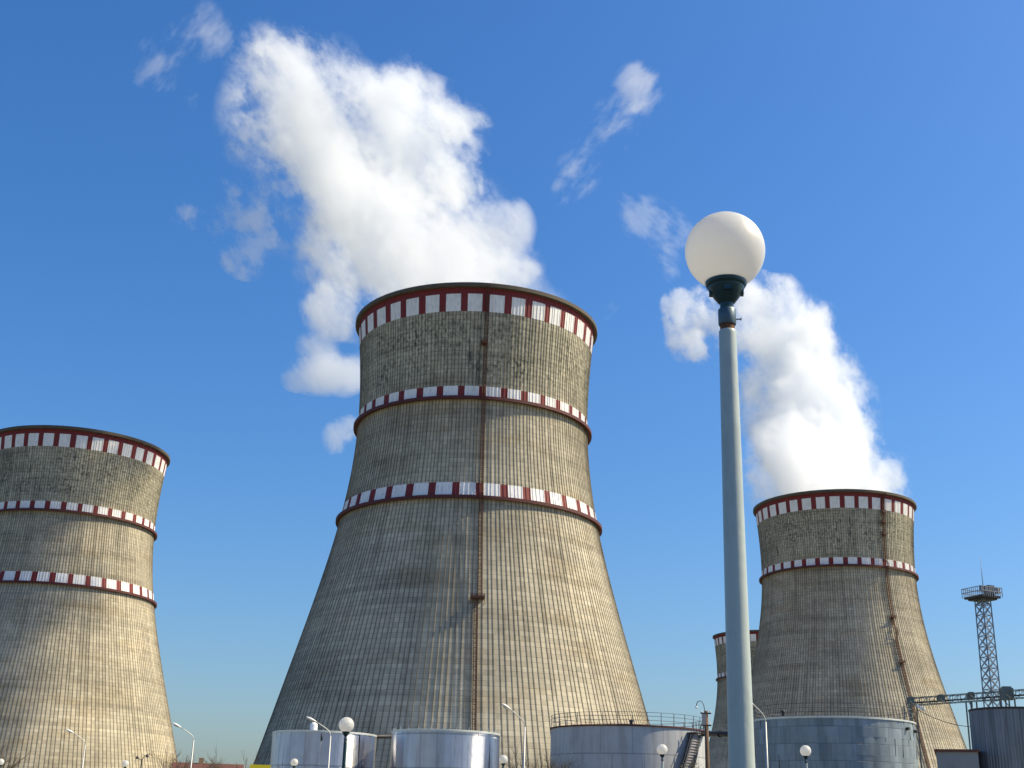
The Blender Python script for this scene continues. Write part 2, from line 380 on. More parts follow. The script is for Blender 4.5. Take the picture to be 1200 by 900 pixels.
def ladder_parts(tower, breaks, plats, lateral):
    """Caged ladder on the angle-0 meridian of the tower; segments shift sideways at the breaks."""
    zs = sorted(breaks)
    seg = [(2.0, zs[0])] + [(zs[i], zs[i + 1]) for i in range(len(zs) - 1)] + [(zs[-1], 149.0)] if zs else [(2.0, 149.0)]
    mb = MB()
    for (za, zb), lat in zip(seg, lateral):
        pts = np.arange(za, zb + .01, max(.5, (zb - za) / max(1, round((zb - za) / 3.0))))
        path = []
        for z in pts:
            rr = wall_r(z) + .45
            if 84.6 < z < 86.5: rr = max(rr, 40.6)
            if 114.4 < z < 116.2: rr = max(rr, 37.25)
            if z > 147.2: rr = 38.8
            path.append((rr, z))
        for s_ in (-.45, .45):
            for off, w_ in ((0, .15), (.75, .13)):
                for (r0, z0), (r1, z1) in zip(path[:-1], path[1:]):
                    mb.bar((r0 + off, lat + s_, z0), (r1 + off, lat + s_, z1), w_)
        for off in (.95,):
            for (r0, z0), (r1, z1) in zip(path[:-1], path[1:]): mb.bar((r0 + off, lat, z0), (r1 + off, lat, z1), .09)
        z = za
        while z < zb:
            r0 = np.interp(z, [q[1] for q in path], [q[0] for q in path])
            mb.bar((r0, lat - .38, z), (r0, lat + .38, z), .07)
            if int(z / .6) % 2 == 0:
                mb.tube([(r0, lat - .38, z), (r0 + .6, lat - .5, z), (r0 + .95, lat, z), (r0 + .6, lat + .5, z), (r0, lat + .38, z)], .055, 4)
            if int(z / .6) % 5 == 0: mb.bar((r0 - .5, lat - .38, z), (r0, lat - .38, z), .08); mb.bar((r0 - .5, lat + .38, z), (r0, lat + .38, z), .08)
            z += .6
    mb.build('ladder', M['rust'], tower)
    for z, wd in plats:
        p = MB(); r0 = wall_r(z)
        p.box((r0 + 1.0, -.2, z), (2.0, wd, .14))
        for yy in (-wd / 2 - .2, wd / 2 - .2):
            for xx in (.3, 1.9): p.box((r0 + xx, yy, z + .6), (.1, .1, 1.2))
            for h in (.6, 1.2): p.bar((r0 + .3, yy, z + h), (r0 + 1.9, yy, z + h), .09)
            p.bar((r0 + .1, yy, z - 1.6), (r0 + 1.9, yy, z - .1), .12)
        for h in (.3, .6, .9, 1.2): p.bar((r0 + 1.95, -wd / 2 - .2, z + h), (r0 + 1.95, wd / 2 - .2, z + h), .1)
        p.box((r0 + 2.02, -.2, z + .35), (.06, wd, .7))
        p.build('rest_platform', M['rust'], tower)

tower_parts()
def tower(label, xy, phi, low=True, plats=None, breaks=(), lateral=(0,), rail=True):
    # phi: angle of the ladder to the right of the line from the tower to the viewer
    x, y = xy; base = math.atan2(-y, -x)
    t = thing('cooling_tower', label, 'cooling tower', (x, y, 0), base + phi, 'cooling towers')
    use('shell', t); use('rim', t); use('fascia', t); use('band_top', t); use('band_mid', t); use('ring_mid', t)
    if low: use('band_low', t); use('ring_low', t)
    if plats is not None: ladder_parts(t, breaks, plats, lateral)
    return t
CT = (-11.76, 373.5); LT = (-188.2, 528.9); RTW = (158.2, 594.8); BT = (208, 1030)
tower('largest concrete cooling tower in the middle, with rusty ladder and three red and white bands', CT, R(3.7), True,
      [(56.5, 3.6), (131.5, 1.5)], (56.5,), (-.55, .35))
tower('concrete cooling tower cut by the left picture edge, without steam or visible ladder', LT, R(-75), True)
tower('steaming concrete cooling tower behind the globe street lamp, with only two painted bands', RTW, R(36), False,
      [(140, 1.6), (135.5, 1.6), (130, 1.8), (92, 2.2), (72, 2.2)], (92,), (-.2, .2))
tower('farthest small cooling tower, mostly hidden behind the lamp pole and another tower', BT, R(66), False)

# ------------------------------------------------------------------ steam
def sheet(base, A=95.0, B=50.0, C=.35):
    return lambda z: base[1] + A * (1 - math.exp(-max(z - 150, 0) / B)) + C * max(z - 150, 0)
def on_sheet(px, py, Y):
    d = ray(px, py); lo, hi = 100.0, 2500.0
    f = lambda s: d.y * s - Y(EYE + d.z * s)
    for _ in range(60):
        mid = (lo + hi) / 2
        if f(mid) > 0: hi = mid
        else: lo = mid
    return Vector((0, 0, EYE)) + d * lo, lo
def blobs_from(px_list, Y, depth_of=None):
    out = []
    for b in px_list:
        px, py, r = b[:3]
        if len(b) > 3 and b[3]: s = b[3] / ray(px, py).y; p = Vector((0, 0, EYE)) + ray(px, py) * s
        else: p, s = on_sheet(px, py, Y)
        out.append((p, r * s / FPX))
    return out
def steam_mat(name, blobs, org, dens, nscale, detail, erode, gain, seed, bias=.35, stretch=None, soft=.6):
    t = NT(name); tc = t.n('TexCoord').outputs['Object']
    nv = tc
    if stretch:
        mp = t.n('Mapping', vector_type='TEXTURE'); t.put(mp.inputs[0], tc); mp.inputs['Rotation'].default_value = (0, stretch[0], 0); mp.inputs['Scale'].default_value = (1, 1, stretch[1]); nv = mp.outputs[0]
    sh = t.n('VectorMath', operation='ADD'); t.put(sh.inputs[0], nv); sh.inputs[1].default_value = (seed * 137.0, seed * 61.0, seed * 229.0); nv = sh.outputs[0]
    nz = t.noise(nv, nscale, detail, .74, '4D' if False else '3D', 2.1, 0.0)
    warp = t.n('TexNoise'); warp.inputs['Scale'].default_value = nscale * .55; warp.inputs['Detail'].default_value = 3.0; warp.inputs['Roughness'].default_value = .6
    t.put(warp.inputs['Vector'], tc)
    sub = t.n('VectorMath', operation='SUBTRACT'); t.put(sub.inputs[0], warp.outputs['Color']); sub.inputs[1].default_value = (.5, .5, .5)
    scl = t.n('VectorMath', operation='SCALE'); t.put(scl.inputs[0], sub.outputs[0]); scl.inputs['Scale'].default_value = .62 / nscale
    pw = t.n('VectorMath', operation='ADD'); t.put(pw.inputs[0], tc); t.put(pw.inputs[1], scl.outputs[0])
    s_ = None; raw = None
    for p, r in blobs:
        q = p - org
        d = t.n('VectorMath', operation='DISTANCE'); t.put(d.inputs[0], pw.outputs[0]); d.inputs[1].default_value = q
        v = t.math('MULTIPLY_ADD', d.outputs['Value'], -1.0 / r, 1.0)
        s_ = v if s_ is None else t.math('SMOOTH_MAX', s_, v, .12)
    core = t.math('ADD', t.math('MULTIPLY', s_, gain), t.math('MULTIPLY', t.math('SUBTRACT', nz, .5), erode))
    core = t.math('SUBTRACT', core, bias)
    dn = t.rangemap(core, 0.0, soft, 0.0, 1.0, True)
    dn = t.math('MULTIPLY', dn, t.rangemap(s_, -.02, .28, 0, 1))
    pv = t.n('VolumePrincipled'); pv.inputs['Color'].default_value = (.945, .965, .992, 1); pv.inputs['Anisotropy'].default_value = .15
    t.put(pv.inputs['Density'], t.math('MULTIPLY', dn, dens))
    t.t.links.new(pv.outputs[0], t.out.inputs['Volume'])
    white = t.n('RGB'); white.outputs[0].default_value = (1, 1, 1, 1)
    tr = t.n('BsdfTransparent'); t.put(tr.inputs[0], white.outputs[0]); t.t.links.new(tr.outputs[0], t.out.inputs['Surface'])
    return t.mat
def steam(name, label, cat, group, px_list, Y, dens, nscale, detail, erode, gain, seed, extra=(), vox=3.0, step=.12, grow=1.13, bias=.35, stretch=None, soft=.6):
    bl = [(p, r * grow) for p, r in blobs_from(px_list, Y)] + list(extra)
    org = bl[0][0].copy()
    bm = bmesh.new()
    for p, r in bl: bmesh.ops.create_icosphere(bm, subdivisions=3, radius=r * 1.03, matrix=Matrix.Translation(p - org))
    me = bpy.data.meshes.new(name); bm.to_mesh(me); bm.free()
    o = bpy.data.objects.new(name, me); col.objects.link(o)
    md = o.modifiers.new('remesh', 'REMESH'); md.mode = 'VOXEL'; md.voxel_size = vox
    dg = bpy.context.evaluated_depsgraph_get(); me2 = bpy.data.meshes.new_from_object(o.evaluated_get(dg))
    o.modifiers.clear(); o.data = me2; me2.name = name; bpy.data.meshes.remove(me)
    mt = steam_mat(name + '_vapour', bl, org, dens, nscale, detail, erode, gain, seed, bias, stretch, soft)
    mt.cycles.volume_step_rate = step
    me2.materials.clear(); me2.materials.append(mt)
    o.location = org
    return tag(o, label, cat, group)
YC = sheet(CT); YR = sheet(RTW)
g = 1.12
pa = [(470, 285, 122), (525, 322, 92), (575, 320, 52), (604, 316, 34), (540, 282, 64), (425, 235, 108), (508, 238, 76), (398, 185, 104), (482, 186, 90), (540, 212, 50),
      (362, 140, 100), (440, 140, 78), (340, 100, 84), (405, 105, 66), (350, 68, 52), (353, 36, 20), (305, 240, 58), (262, 236, 46), (230, 242, 32), (292, 290, 36),
      (412, 330, 64), (390, 360, 36, 440), (374, 396, 26, 440), (374, 430, 33, 440), (403, 436, 28, 440), (348, 440, 20, 440), (404, 512, 26, 430), (530, 150, 34), (530, 150, 38), (548, 146, 32), (563, 131, 28), (584, 270, 42)]
mouth = lambda c: [(Vector((c[0], c[1], 144)), 33.0), (Vector((c[0] - 6, c[1] + 8, 158)), 31.0), (Vector((c[0] - 14, c[1] + 24, 172)), 33.0)]
steam('steam_plume', 'big white steam cloud rising from the middle cooling tower and drifting to the left', 'steam', None,
      pa, YC, .058, .024, 9, 9.4, 1.35, 3, mouth(CT), bias=.54, soft=.55, stretch=(R(-35), 1.5))
pb = [(972, 570, 96), (962, 540, 92), (950, 500, 88), (934, 462, 80), (915, 424, 72), (952, 408, 38), (900, 388, 66), (950, 375, 42), (860, 388, 54), (824, 376, 46), (812, 404, 36), (800, 362, 28),
      (915, 352, 32), (880, 352, 38), (990, 520, 40), (1026, 562, 36)]
steam('steam_plume', 'compact white steam column rising from the two-banded tower behind the lamp pole', 'steam', None,
      pb, YR, .075, .024, 9, 8.0, 1.5, 3, mouth(RTW), bias=.45, soft=.5, grow=1.03, stretch=(R(-25), 1.4))
wisps = [
    ('thin torn steam wisp alone in the upper left of the sky', [(228, 38, 30), (205, 40, 20), (252, 46, 20), (186, 72, 26), (200, 96, 22), (214, 120, 15)], YC, 30),
    ('long thin diagonal steam wisp highest above the globe street lamp', [(748, 104, 25), (768, 124, 18), (718, 148, 27), (742, 136, 20), (693, 178, 25), (673, 205, 22), (655, 226, 15)], YR, 42),
    ('small ragged steam wisp just left of the big lamp globe', [(742, 230, 16), (756, 252, 22), (780, 266, 22), (798, 277, 17), (776, 300, 16), (781, 320, 12)], YR, -50),
    ('tiny faint steam puff just right of the middle tower rim', [(710, 362, 13), (716, 372, 8)], YR, 20)]
for i, (lb, bl, Y, st) in enumerate(wisps):
    steam('steam_wisp', lb, 'steam', None, bl, Y, .020, .036, 9, 8.8, 1.25, 5 + i, (), 2.2, .2, 1.5, .62, (R(st), 2.2))

# ------------------------------------------------------------------ globe street lamps
def make_globe_lamp():
    t = thing('globe_lamp', 'large globe street lamp in front, on a pale grey pole', 'street lamp', (0, 0, 0), 0, 'globe street lamps')
    zc = 4.35; RG = .2
    mb = MB(); n = 40; th0 = math.acos(.094 / RG)
    prof = [(RG * math.cos(a), zc + RG * math.sin(a)) for a in np.linspace(-th0 - .12, math.pi / 2 - .001, n)]
    mb.lathe(prof, 64); mb.build('globe', M['opal'], t)
    mb = MB(); mb.lathe([(.03, zc - .19), (.088, zc - .185), (.094, zc - .165), (.101, zc - .166), (.102, zc - .185), (.096, zc - .196), (.090, zc - .200), (.088, zc - .212), (.062, zc - .256), (.042, zc - .282), (.034, zc - .288), (.032, zc - .325), (.0, zc - .325)], 40, smooth=True)
    for a in (-1.75, -.2, 1.4, 2.9):                                   # cast lugs round the cup
        mb.box((.074 * math.cos(a), .074 * math.sin(a), zc - .228), (.022, .034, .028), a)
    mb.build('lamp_holder', M['globe_cup'], t, 35)
    mb = MB(); mb.lathe([(.0, zc - .318), (.041, zc - .318), (.044, zc - .324), (.044, zc - .396), (.041, zc - .402), (0, zc - .402)], 36); c_ = mb.build('collar', M['collar'], t, 35)
    mb = MB(); mb.tube([(.04, -.012, zc - .372), (.066, -.016, zc - .372)], .0035, 8); mb.tube([(.064, -.016, zc - .372), (.0665, -.016, zc - .372)], .008, 8); mb.build('screw', M['globe_cup'], c_)
    mb = MB(); mb.lathe([(0, zc - .401), (.036, zc - .401), (.0355, zc - .432), (0, zc - .432)], 32); mb.build('pipe_neck', M['rustring'], t, 35)
    mb = MB(); mb.lathe([(0, zc - .431), (.040, zc - .431), (.0425, zc - .436), (.0425, zc - .45), (.058, 1.85), (.071, .02), (.0, .02)], 48); mb.build('pole', M['pole'], t, 35)
    mb = MB(); mb.lathe([(.072, .1), (.13, .1), (.13, .125), (.076, .13)], 32, smooth=False); mb.build('base_plate', M['collar'], t)
    return t
gl = make_globe_lamp()
P = atz(849.5, 294.5, 4.35); gl.location = (P.x, P.y, 0); gl.rotation_euler.z = R(5)
GL = [(406, 849.5, 3.92, 'globe lamp on dark pole in front of the leftmost shiny tank'),
      (345, 893.5, 4.35, 'tiny globe lamp low before the leftmost shiny tank, near the yellow board'),
      (590, 890, 4.35, 'tiny globe lamp low beside the second shiny tank, below the arm lamp'),
      (776, 878.5, 4.35, 'globe lamp in front of the wide grey tank with the stair'),
      (944, 880, 4.35, 'globe lamp in front of the blue panelled tank'),
      (147, 895, 4.35, 'tiny globe lamp low before the left tower, next to the twin floodlight post'),
      (1, 893, 4.35, 'tiny globe lamp cut by the left picture edge')]
for px, py, z, lb in GL:
    c = copy_tree(gl); P = atz(px, py, z); c.location = (P.x, P.y, z - 4.35); c.rotation_euler.z = random.uniform(0, 6); c['label'] = lb
    for ch in [x for x in bpy.data.objects if x.parent == c and x.name.startswith('pole')]:
        if px == 406: ch.material_slots[0].link = 'OBJECT'; ch.material_slots[0].material = M['globe_cup']

# ------------------------------------------------------------------ curved arm street lamps
def make_arm_lamp():
    t = thing('arm_lamp', '', 'street lamp', (0, 0, 0), 0, 'curved arm street lamps'); H = 6.9
    mb = MB(); mb.tube([(0, 0, 0), (0, 0, H * .55), (0, 0, H * .56), (0, 0, H)], [.10, .085, .062, .05], 10); mb.build('pole', M['lamp_pole'], t)
    mb = MB(); pts = [(0, 0, H - .06), (-.02, 0, H + .1), (-.09, 0, H + .25), (-.22, 0, H + .38), (-.45, 0, H + .54), (-.78, 0, H + .73), (-1.12, 0, H + .92)]
    mb.tube(pts, .032, 8); mb.build('arm', M['lamp_pole'], t)
    mb = MB(); e = Vector(pts[-1]); d = Vector((-1, 0, .42)).normalized()
    for k, (s0, wd, hh) in enumerate([(0, .07, .05)]): pass
    q = d.to_track_quat('X', 'Z').to_matrix(); vs = []; N = 10; secs = [(-.1, .03, .03), (.0, .07, .05), (.2, .12, .085), (.42, .13, .09), (.58, .10, .06), (.66, .03, .02)]
    for s0, wd, hh in secs:
        for k in range(N):
            a = 2 * math.pi * k / N; vs.append(e + q @ Vector((s0, wd * math.cos(a), hh * math.sin(a))))
    fs = [(i * N + k, i * N + (k + 1) % N, (i + 1) * N + (k + 1) % N, (i + 1) * N + k) for i in range(len(secs) - 1) for k in range(N)]
    mb.add(vs, fs, 0, True); mb.add(vs[:N], [tuple(range(N))]); mb.add(vs[-N:], [tuple(range(N))])
    hd = mb.build('lamp_head', M['lamp_head'], t)
    mb = MB(); mb.box(e + q @ Vector((.3, 0, -.075)), (.36, .17, .06), M=q); mb.build('lens', M['dark_glass'], hd)
    return t
al = make_arm_lamp(); first = True
AL = [(363, 843, 8.0, 22, 'curved arm street lamp rising in front of the leftmost shiny tank'),
      (595, 830, 8.0, 19, 'arm street lamp standing before the foot of the middle cooling tower'),
      (80, 857, 8.0, 17, 'arm street lamp standing before the left cooling tower'),
      (205, 850, 8.0, 19, 'faint arm street lamp against the sky beside the left cooling tower'),
      (880, 822, 8.0, 19, 'arm street lamp close beside the big pale lamp pole, before the blue tank')]
for px, py, z, arm, lb in AL:
    c = al if first else copy_tree(al); first = False; c['label'] = lb
    P = atz(px, py, 7.93); Q = atd(px + arm, 895, math.hypot(P.x, P.y)); L = math.hypot(P.x - Q.x, P.y - Q.y)
    turn = math.acos(min(1, L / 1.55)); c.location = (Q.x, Q.y, 0); c.rotation_euler.z = -math.atan2(Q.x, Q.y) + turn * (.8 if px != 363 else .3)

# ------------------------------------------------------------------ tanks
def tank_fit(xl, xr, yt, h, yl):
    a = [math.atan2(ray(x, yl).x, ray(x, yl).y) for x in (xl, xr)]
    ha = (a[1] - a[0]) / 2; ca = (a[0] + a[1]) / 2
    F = atz((xl + xr) / 2, yt, h); D = math.hypot(F.x, F.y) / (1 - math.sin(ha))
    return (D * math.sin(ca), D * math.cos(ca)), D * math.sin(ha)
def facet_wall(r, h, nseg, rows, jit, seed):
    rr = random.Random(seed); mb = MB(); rh = h / rows
    for j in range(rows):
        sh = .37 * j
        for i in range(nseg):
            a0 = 2 * math.pi * (i + sh) / nseg; a1 = 2 * math.pi * (i + 1 + sh) / nseg; tw = rr.uniform(-jit, jit); tl = rr.uniform(-jit, jit); S = 3
            vs = []
            for zz in (j * rh, (j + 1) * rh):
                for k in range(S + 1):
                    f = k / S; a = a0 + (a1 - a0) * f; bulge = jit * .5 * math.sin(math.pi * f)
                    q = r + (f - .5) * 2 * tw + (1 if zz > j * rh + .1 else -1) * tl + bulge; vs.append((q * math.cos(a), q * math.sin(a), zz))
            mb.add(vs, [(k, k + 1, S + 2 + k, S + 1 + k) for k in range(S)], 0, True)
    return mb
def railing(tank, r, h, n, hh=1.25, a0=0, a1=2 * math.pi, rails=(.45, .85, 1.25)):
    mb = MB()
    for q in rails: mb.lathe([(r - .022, h + q - .022), (r + .022, h + q - .022), (r + .022, h + q + .022), (r - .022, h + q + .022), (r - .022, h + q - .022)], 72, smooth=False)
    rl = mb.build('railing', M['rail_steel'], tank)
    pm = MB(); pm.box((0, 0, hh / 2), (.055, .055, hh)); po = None
    for k in range(n):
        a = a0 + 2 * math.pi * (k + .3) / n
        if po is None: po = pm.build('post', M['rail_steel'], rl); c = po
        else: c = po.copy(); col.objects.link(c); c.parent = rl
        c.location = (r * math.cos(a), r * math.sin(a), h); c.rotation_euler.z = a
    return rl
def roof(tank, r, h, mt, rise=.35, lip=.12, lipmat=None):
    mb = MB(); mb.lathe([(r + lip, h - .02), (r + lip, h + .14), (r, h + .16), (r * .5, h + .16 + rise * .6), (.001, h + .16 + rise)], 96, smooth=False)
    mb.lathe([(r + lip, h - .02), (r - .3, h - .02)], 96, smooth=False)
    return mb.build('roof', mt, tank)
def vent(tank, loc, hh, r, mt, cap=True):
    mb = MB(); x, y, z = loc
    if cap: mb.lathe([(r * .55, 0), (r * .55, hh * .6), (r, hh * .6), (r * .95, hh * .8), (r * .4, hh), (0, hh)], 16, (x, y, z))
    else: mb.lathe([(r, 0), (r, hh * .72), (r * .9, hh * .85), (r * .5, hh * .97), (0, hh)], 20, (x, y, z))
    return mb.build('vent', mt, tank, 40)

m_t1 = tank_mat('bright_aluminium_cladding', (.62, .63, .68), .95, .36, 20, 3.0, .10, .28, (.42, .40, .44), .6, 5, .8, .93)
(x1, y1), r1 = tank_fit(318, 440, 858, 9.0, 880)
t1 = thing('storage_tank', 'leftmost shiny metal tank with small white vent on top', 'storage tank', (x1, y1, 0), 0, 'metal storage tanks')
facet_wall(r1, 9.0, 20, 3, .035, 1).build('wall', m_t1, t1); roof(t1, r1, 9.0, M['bright_edge'], .25, .06)
P = atd(367, 859, math.hypot(x1, y1) - 2); vent(t1, (P.x - x1, P.y - y1, 9.1), .95, .36, M['white_vent'], False)
mb = MB(); P = atd(377.5, 864, math.hypot(x1, y1) - r1 * .95); mb.tube([(P.x - x1, P.y - y1 - .3, P.z - .3), (P.x - x1, P.y - y1 - .3, P.z + .3)], .09, 8); mb.build('overflow_pipe', M['dark_steel'], t1)
(x2, y2), r2 = tank_fit(458, 585, 856.5, 9.3, 880)
t2 = thing('storage_tank', 'shiny metal tank in front of the middle cooling tower, with bright sun glint', 'storage tank', (x2, y2, 0), R(7), 'metal storage tanks')
facet_wall(r2, 9.3, 20, 3, .035, 2).build('wall', m_t1, t2); roof(t2, r2, 9.3, M['bright_edge'], .25, .06)
stub = None
for k in range(26):
    a = 2 * math.pi * k / 26
    if stub is None: mb = MB(); mb.box((0, 0, .2), (.05, .05, .4)); stub = c = mb.build('roof_stub', M['bright_edge'], t2)
    else: c = stub.copy(); col.objects.link(c); c.parent = t2
    c.location = (r2 * .97 * math.cos(a), r2 * .97 * math.sin(a), 9.35)
m_t3 = tank_mat('grey_painted_plate', (.43, .44, .46), .0, .55, 16, 3.0, .06, .22, (.27, .25, .23), .55, 9, .3)
(x3, y3), r3 = tank_fit(645, 827, 850.5, 12.0, 880)
t3 = thing('storage_tank', 'wide grey painted tank with roof railing and steep stair on its sunny side', 'storage tank', (x3, y3, 0), 0, 'metal storage tanks')
mb = MB(); mb.lathe([(r3, z) for z in (0, 3, 6, 9, 12)], 96); mb.build('wall', m_t3, t3)
roof(t3, r3, 12.0, M['maroon'], .5, .12); railing(t3, r3 - .05, 12.15, 34, 1.35, 0, 0, (.5, .95, 1.35))
P = atd(740, 850, math.hypot(x3, y3) - r3 + .5); vent(t3, (P.x - x3, P.y - y3, 12.15), .55, .28, M['dark_steel'])
def stair(tank, r, a_top, a_bot, z_top, z_bot, wd):
    mb = MB(); N = 26
    for k in range(N + 1):
        f = k / N; a = a_top + (a_bot - a_top) * f; z = z_top + (z_bot - z_top) * f
        mb.box(((r + .55) * math.cos(a), (r + .55) * math.sin(a), z), (.5, wd, .05), a)
    pl = [((r + .5) * math.cos(a_top + (a_bot - a_top) * f), (r + .5) * math.sin(a_top + (a_bot - a_top) * f), z_top + (z_bot - z_top) * f - .16) for f in np.linspace(0, 1, 10)]
    for p, q in zip(pl[:-1], pl[1:]):                      # folded sheet under the treads
        am = math.atan2(p[1], p[0]); rad = Vector((math.cos(am), math.sin(am), 0)); dv = (Vector(q) - Vector(p)).normalized(); tan = rad.cross(Vector((0, 0, 1))) * (wd / 2)
        o_ = len(mb.v); mb.add([Vector(p) - tan + rad * .2, Vector(p) + tan + rad * .2, Vector(q) + tan + rad * .2, Vector(q) - tan + rad * .2], [(0, 1, 2, 3)])
    st = mb.build('stair', M['grey_box'], tank)
    sm = MB()
    for da in (-wd / 2 / r, wd / 2 / r):
        for rr in (.3, .8):
            pts = [((r + rr) * math.cos(a_top + (a_bot - a_top) * f + da), (r + rr) * math.sin(a_top + (a_bot - a_top) * f + da), z_top + (z_bot - z_top) * f) for f in np.linspace(0, 1, 8)]
            for p, q in zip(pts[:-1], pts[1:]): sm.bar(p, q, .06, .22)
            if rr == .8:
                for p, q in zip(pts[:-1], pts[1:]): sm.bar(Vector(p) + Vector((0, 0, .9)), Vector(q) + Vector((0, 0, .9)), .05)
                for p in pts: sm.bar(p, Vector(p) + Vector((0, 0, .9)), .05)
    sm.build('stringer', M['rail_steel'], st)
    lm = MB(); lm.box(((r + .6) * math.cos(a_top), (r + .6) * math.sin(a_top), z_top), (1.2, wd + .5, .08), a_top)
    for s_ in (-1, 1): lm.box(((r + 1.15) * math.cos(a_top + s_ * wd / 2 / r), (r + 1.15) * math.sin(a_top + s_ * wd / 2 / r), z_top + .55), (.06, .06, 1.1), a_top)
    lm.build('landing', M['dark_steel'], st)
front3 = math.atan2(-y3, -x3)
stair(t3, r3, front3 + R(53), front3 + R(34), 11.6, 4.0, 1.35)
m_t4 = tank_mat('weathered_blue_steel_panels', (.23, .275, .31), .15, .42, 44, 1.6, .20, .35, (.13, .17, .20), .6, 8, .6)
(x4, y4), r4 = tank_fit(880, 1075, 841, 12.0, 880)
t4 = thing('storage_tank', 'wide blue grey panelled tank with roof railing, right of the lamp pole', 'storage tank', (x4, y4, 0), 0, 'metal storage tanks')
facet_wall(r4, 12.0, 44, 7, .028, 4).build('wall', m_t4, t4); roof(t4, r4, 12.0, M['bright_edge'], .4, .10)
railing(t4, r4 - .25, 12.15, 30, 1.25)
P = atd(918, 842, math.hypot(x4, y4) - r4 + .6); vent(t4, (P.x - x4, P.y - y4, 12.15), .6, .26, M['dark_steel'])
for px, py in ((1062, 854), (1071, 857)):
    mb = MB(); d = ray(px, py); dh = Vector((d.x, d.y)).normalized(); b = dh.x * x4 + dh.y * y4; disc_ = b * b - (x4 * x4 + y4 * y4 - r4 * r4); D = b - math.sqrt(max(disc_, 0)); P = atd(px, py, D)
    n_ = Vector((P.x - x4, P.y - y4, 0)).normalized(); c0 = Vector((P.x - x4, P.y - y4, P.z)); mb.tube([c0 - n_ * .1, c0 + n_ * .35], .16, 10); mb.build('nozzle', M['dark_steel'], t4)
m_t5 = tank_mat('dull_grey_corrugated_steel', (.20, .21, .24), .5, .45, 40, 12.0, .16, .45, (.10, .105, .12), .6, 5, .4)
(x5, y5), r5 = tank_fit(1139, 1236, 830, 12.0, 870)
t5 = thing('storage_tank', 'dark grey ribbed tank cut by the right picture edge', 'storage tank', (x5, y5, 0), 0, 'metal storage tanks')
mb = MB(); prof = []
nn = 160; vs = []; 
for zz in (0, 12):
    for k in range(nn): a = 2 * math.pi * k / nn; q = r5 + (.04 if k % 2 else -.02); vs.append((q * math.cos(a), q * math.sin(a), zz))
mb.add(vs, [(k, (k + 1) % nn, nn + (k + 1) % nn, nn + k) for k in range(nn)]); mb.build('wall', m_t5, t5); roof(t5, r5, 12.0, M['dark_steel'], .2, .08)
P = atd(1138, 846, math.hypot(x5, y5)); mb = MB(); mb.tube([(P.x - x5 + .05, P.y - y5, P.z - .25), (P.x - x5 + .05, P.y - y5, P.z + .25)], .12, 8); mb.build('bracket', M['dark_steel'], t5)

# pipes between tanks
def pipe(name, label, a, b, r, cat='pipe'):
    mb = MB(); mb.tube([a, b], r, 12); n = max(2, int((b - a).length / 2.5))
    for k in range(n + 1):
        p = a.lerp(b, k / n); d = (b - a).normalized() * .06; mb.tube([p - d, p + d], r * 1.35, 12)
    o = mb.build(name, M['dark_steel']); tag(o, label, cat); return o
D1 = math.hypot(x1, y1)
pipe('overhead_pipe', 'dark overhead pipe joining the two shiny tanks', atd(417, 863.5, D1 + .5), atd(460, 863, D1 + 1.5), .17)
D3 = math.hypot(x3, y3)
pipe('overhead_pipe', 'thick dark overhead pipe from the stair tank towards the blue tank', atd(802, 859.5, D3 + 1), atd(890, 860.5, 140), .30)

# ------------------------------------------------------------------ low block, gantry, mast
def block():
    D = 118; a = atd(1097, 881, D); b = atd(1146, 881, D); c = (a + b) / 2; L = (b - a).length; rz = math.atan2(b.y - a.y, b.x - a.x)
    t = thing('low_building', 'low flat grey building squeezed between the two tanks on the right', 'building', (c.x, c.y, 0), rz)
    mb = MB(); mb.box((0, 3.0, a.z / 2), (L, 6, a.z)); mb.build('wall', M['block_wall'], t)
    mb = MB(); mb.box((0, 3.0, a.z + .11), (L + .3, 6.3, .22)); mb.build('roof', M['brown_roof'], t)
block()
def truss(mb, a, b, hh, n, wd, w_=.1):
    a = Vector(a); b = Vector(b); side = (b - a).cross(Vector((0, 0, 1))).normalized() * wd / 2; up = Vector((0, 0, hh))
    for s_ in (-1, 1):
        o = side * s_; mb.bar(a + o, b + o, w_ * 1.3); mb.bar(a + o + up, b + o + up, w_ * 1.5)
        for k in range(n):
            p = a.lerp(b, k / n) + o; q = a.lerp(b, (k + 1) / n) + o
            mb.bar(p, p + up, w_); mb.bar(*((p, q + up) if k % 2 else (p + up, q)), w_ * .8)
    for k in range(n + 1):
        p = a.lerp(b, k / n); mb.bar(p - side, p + side, w_ * .8); mb.bar(p - side + up, p + side + up, w_ * .8)
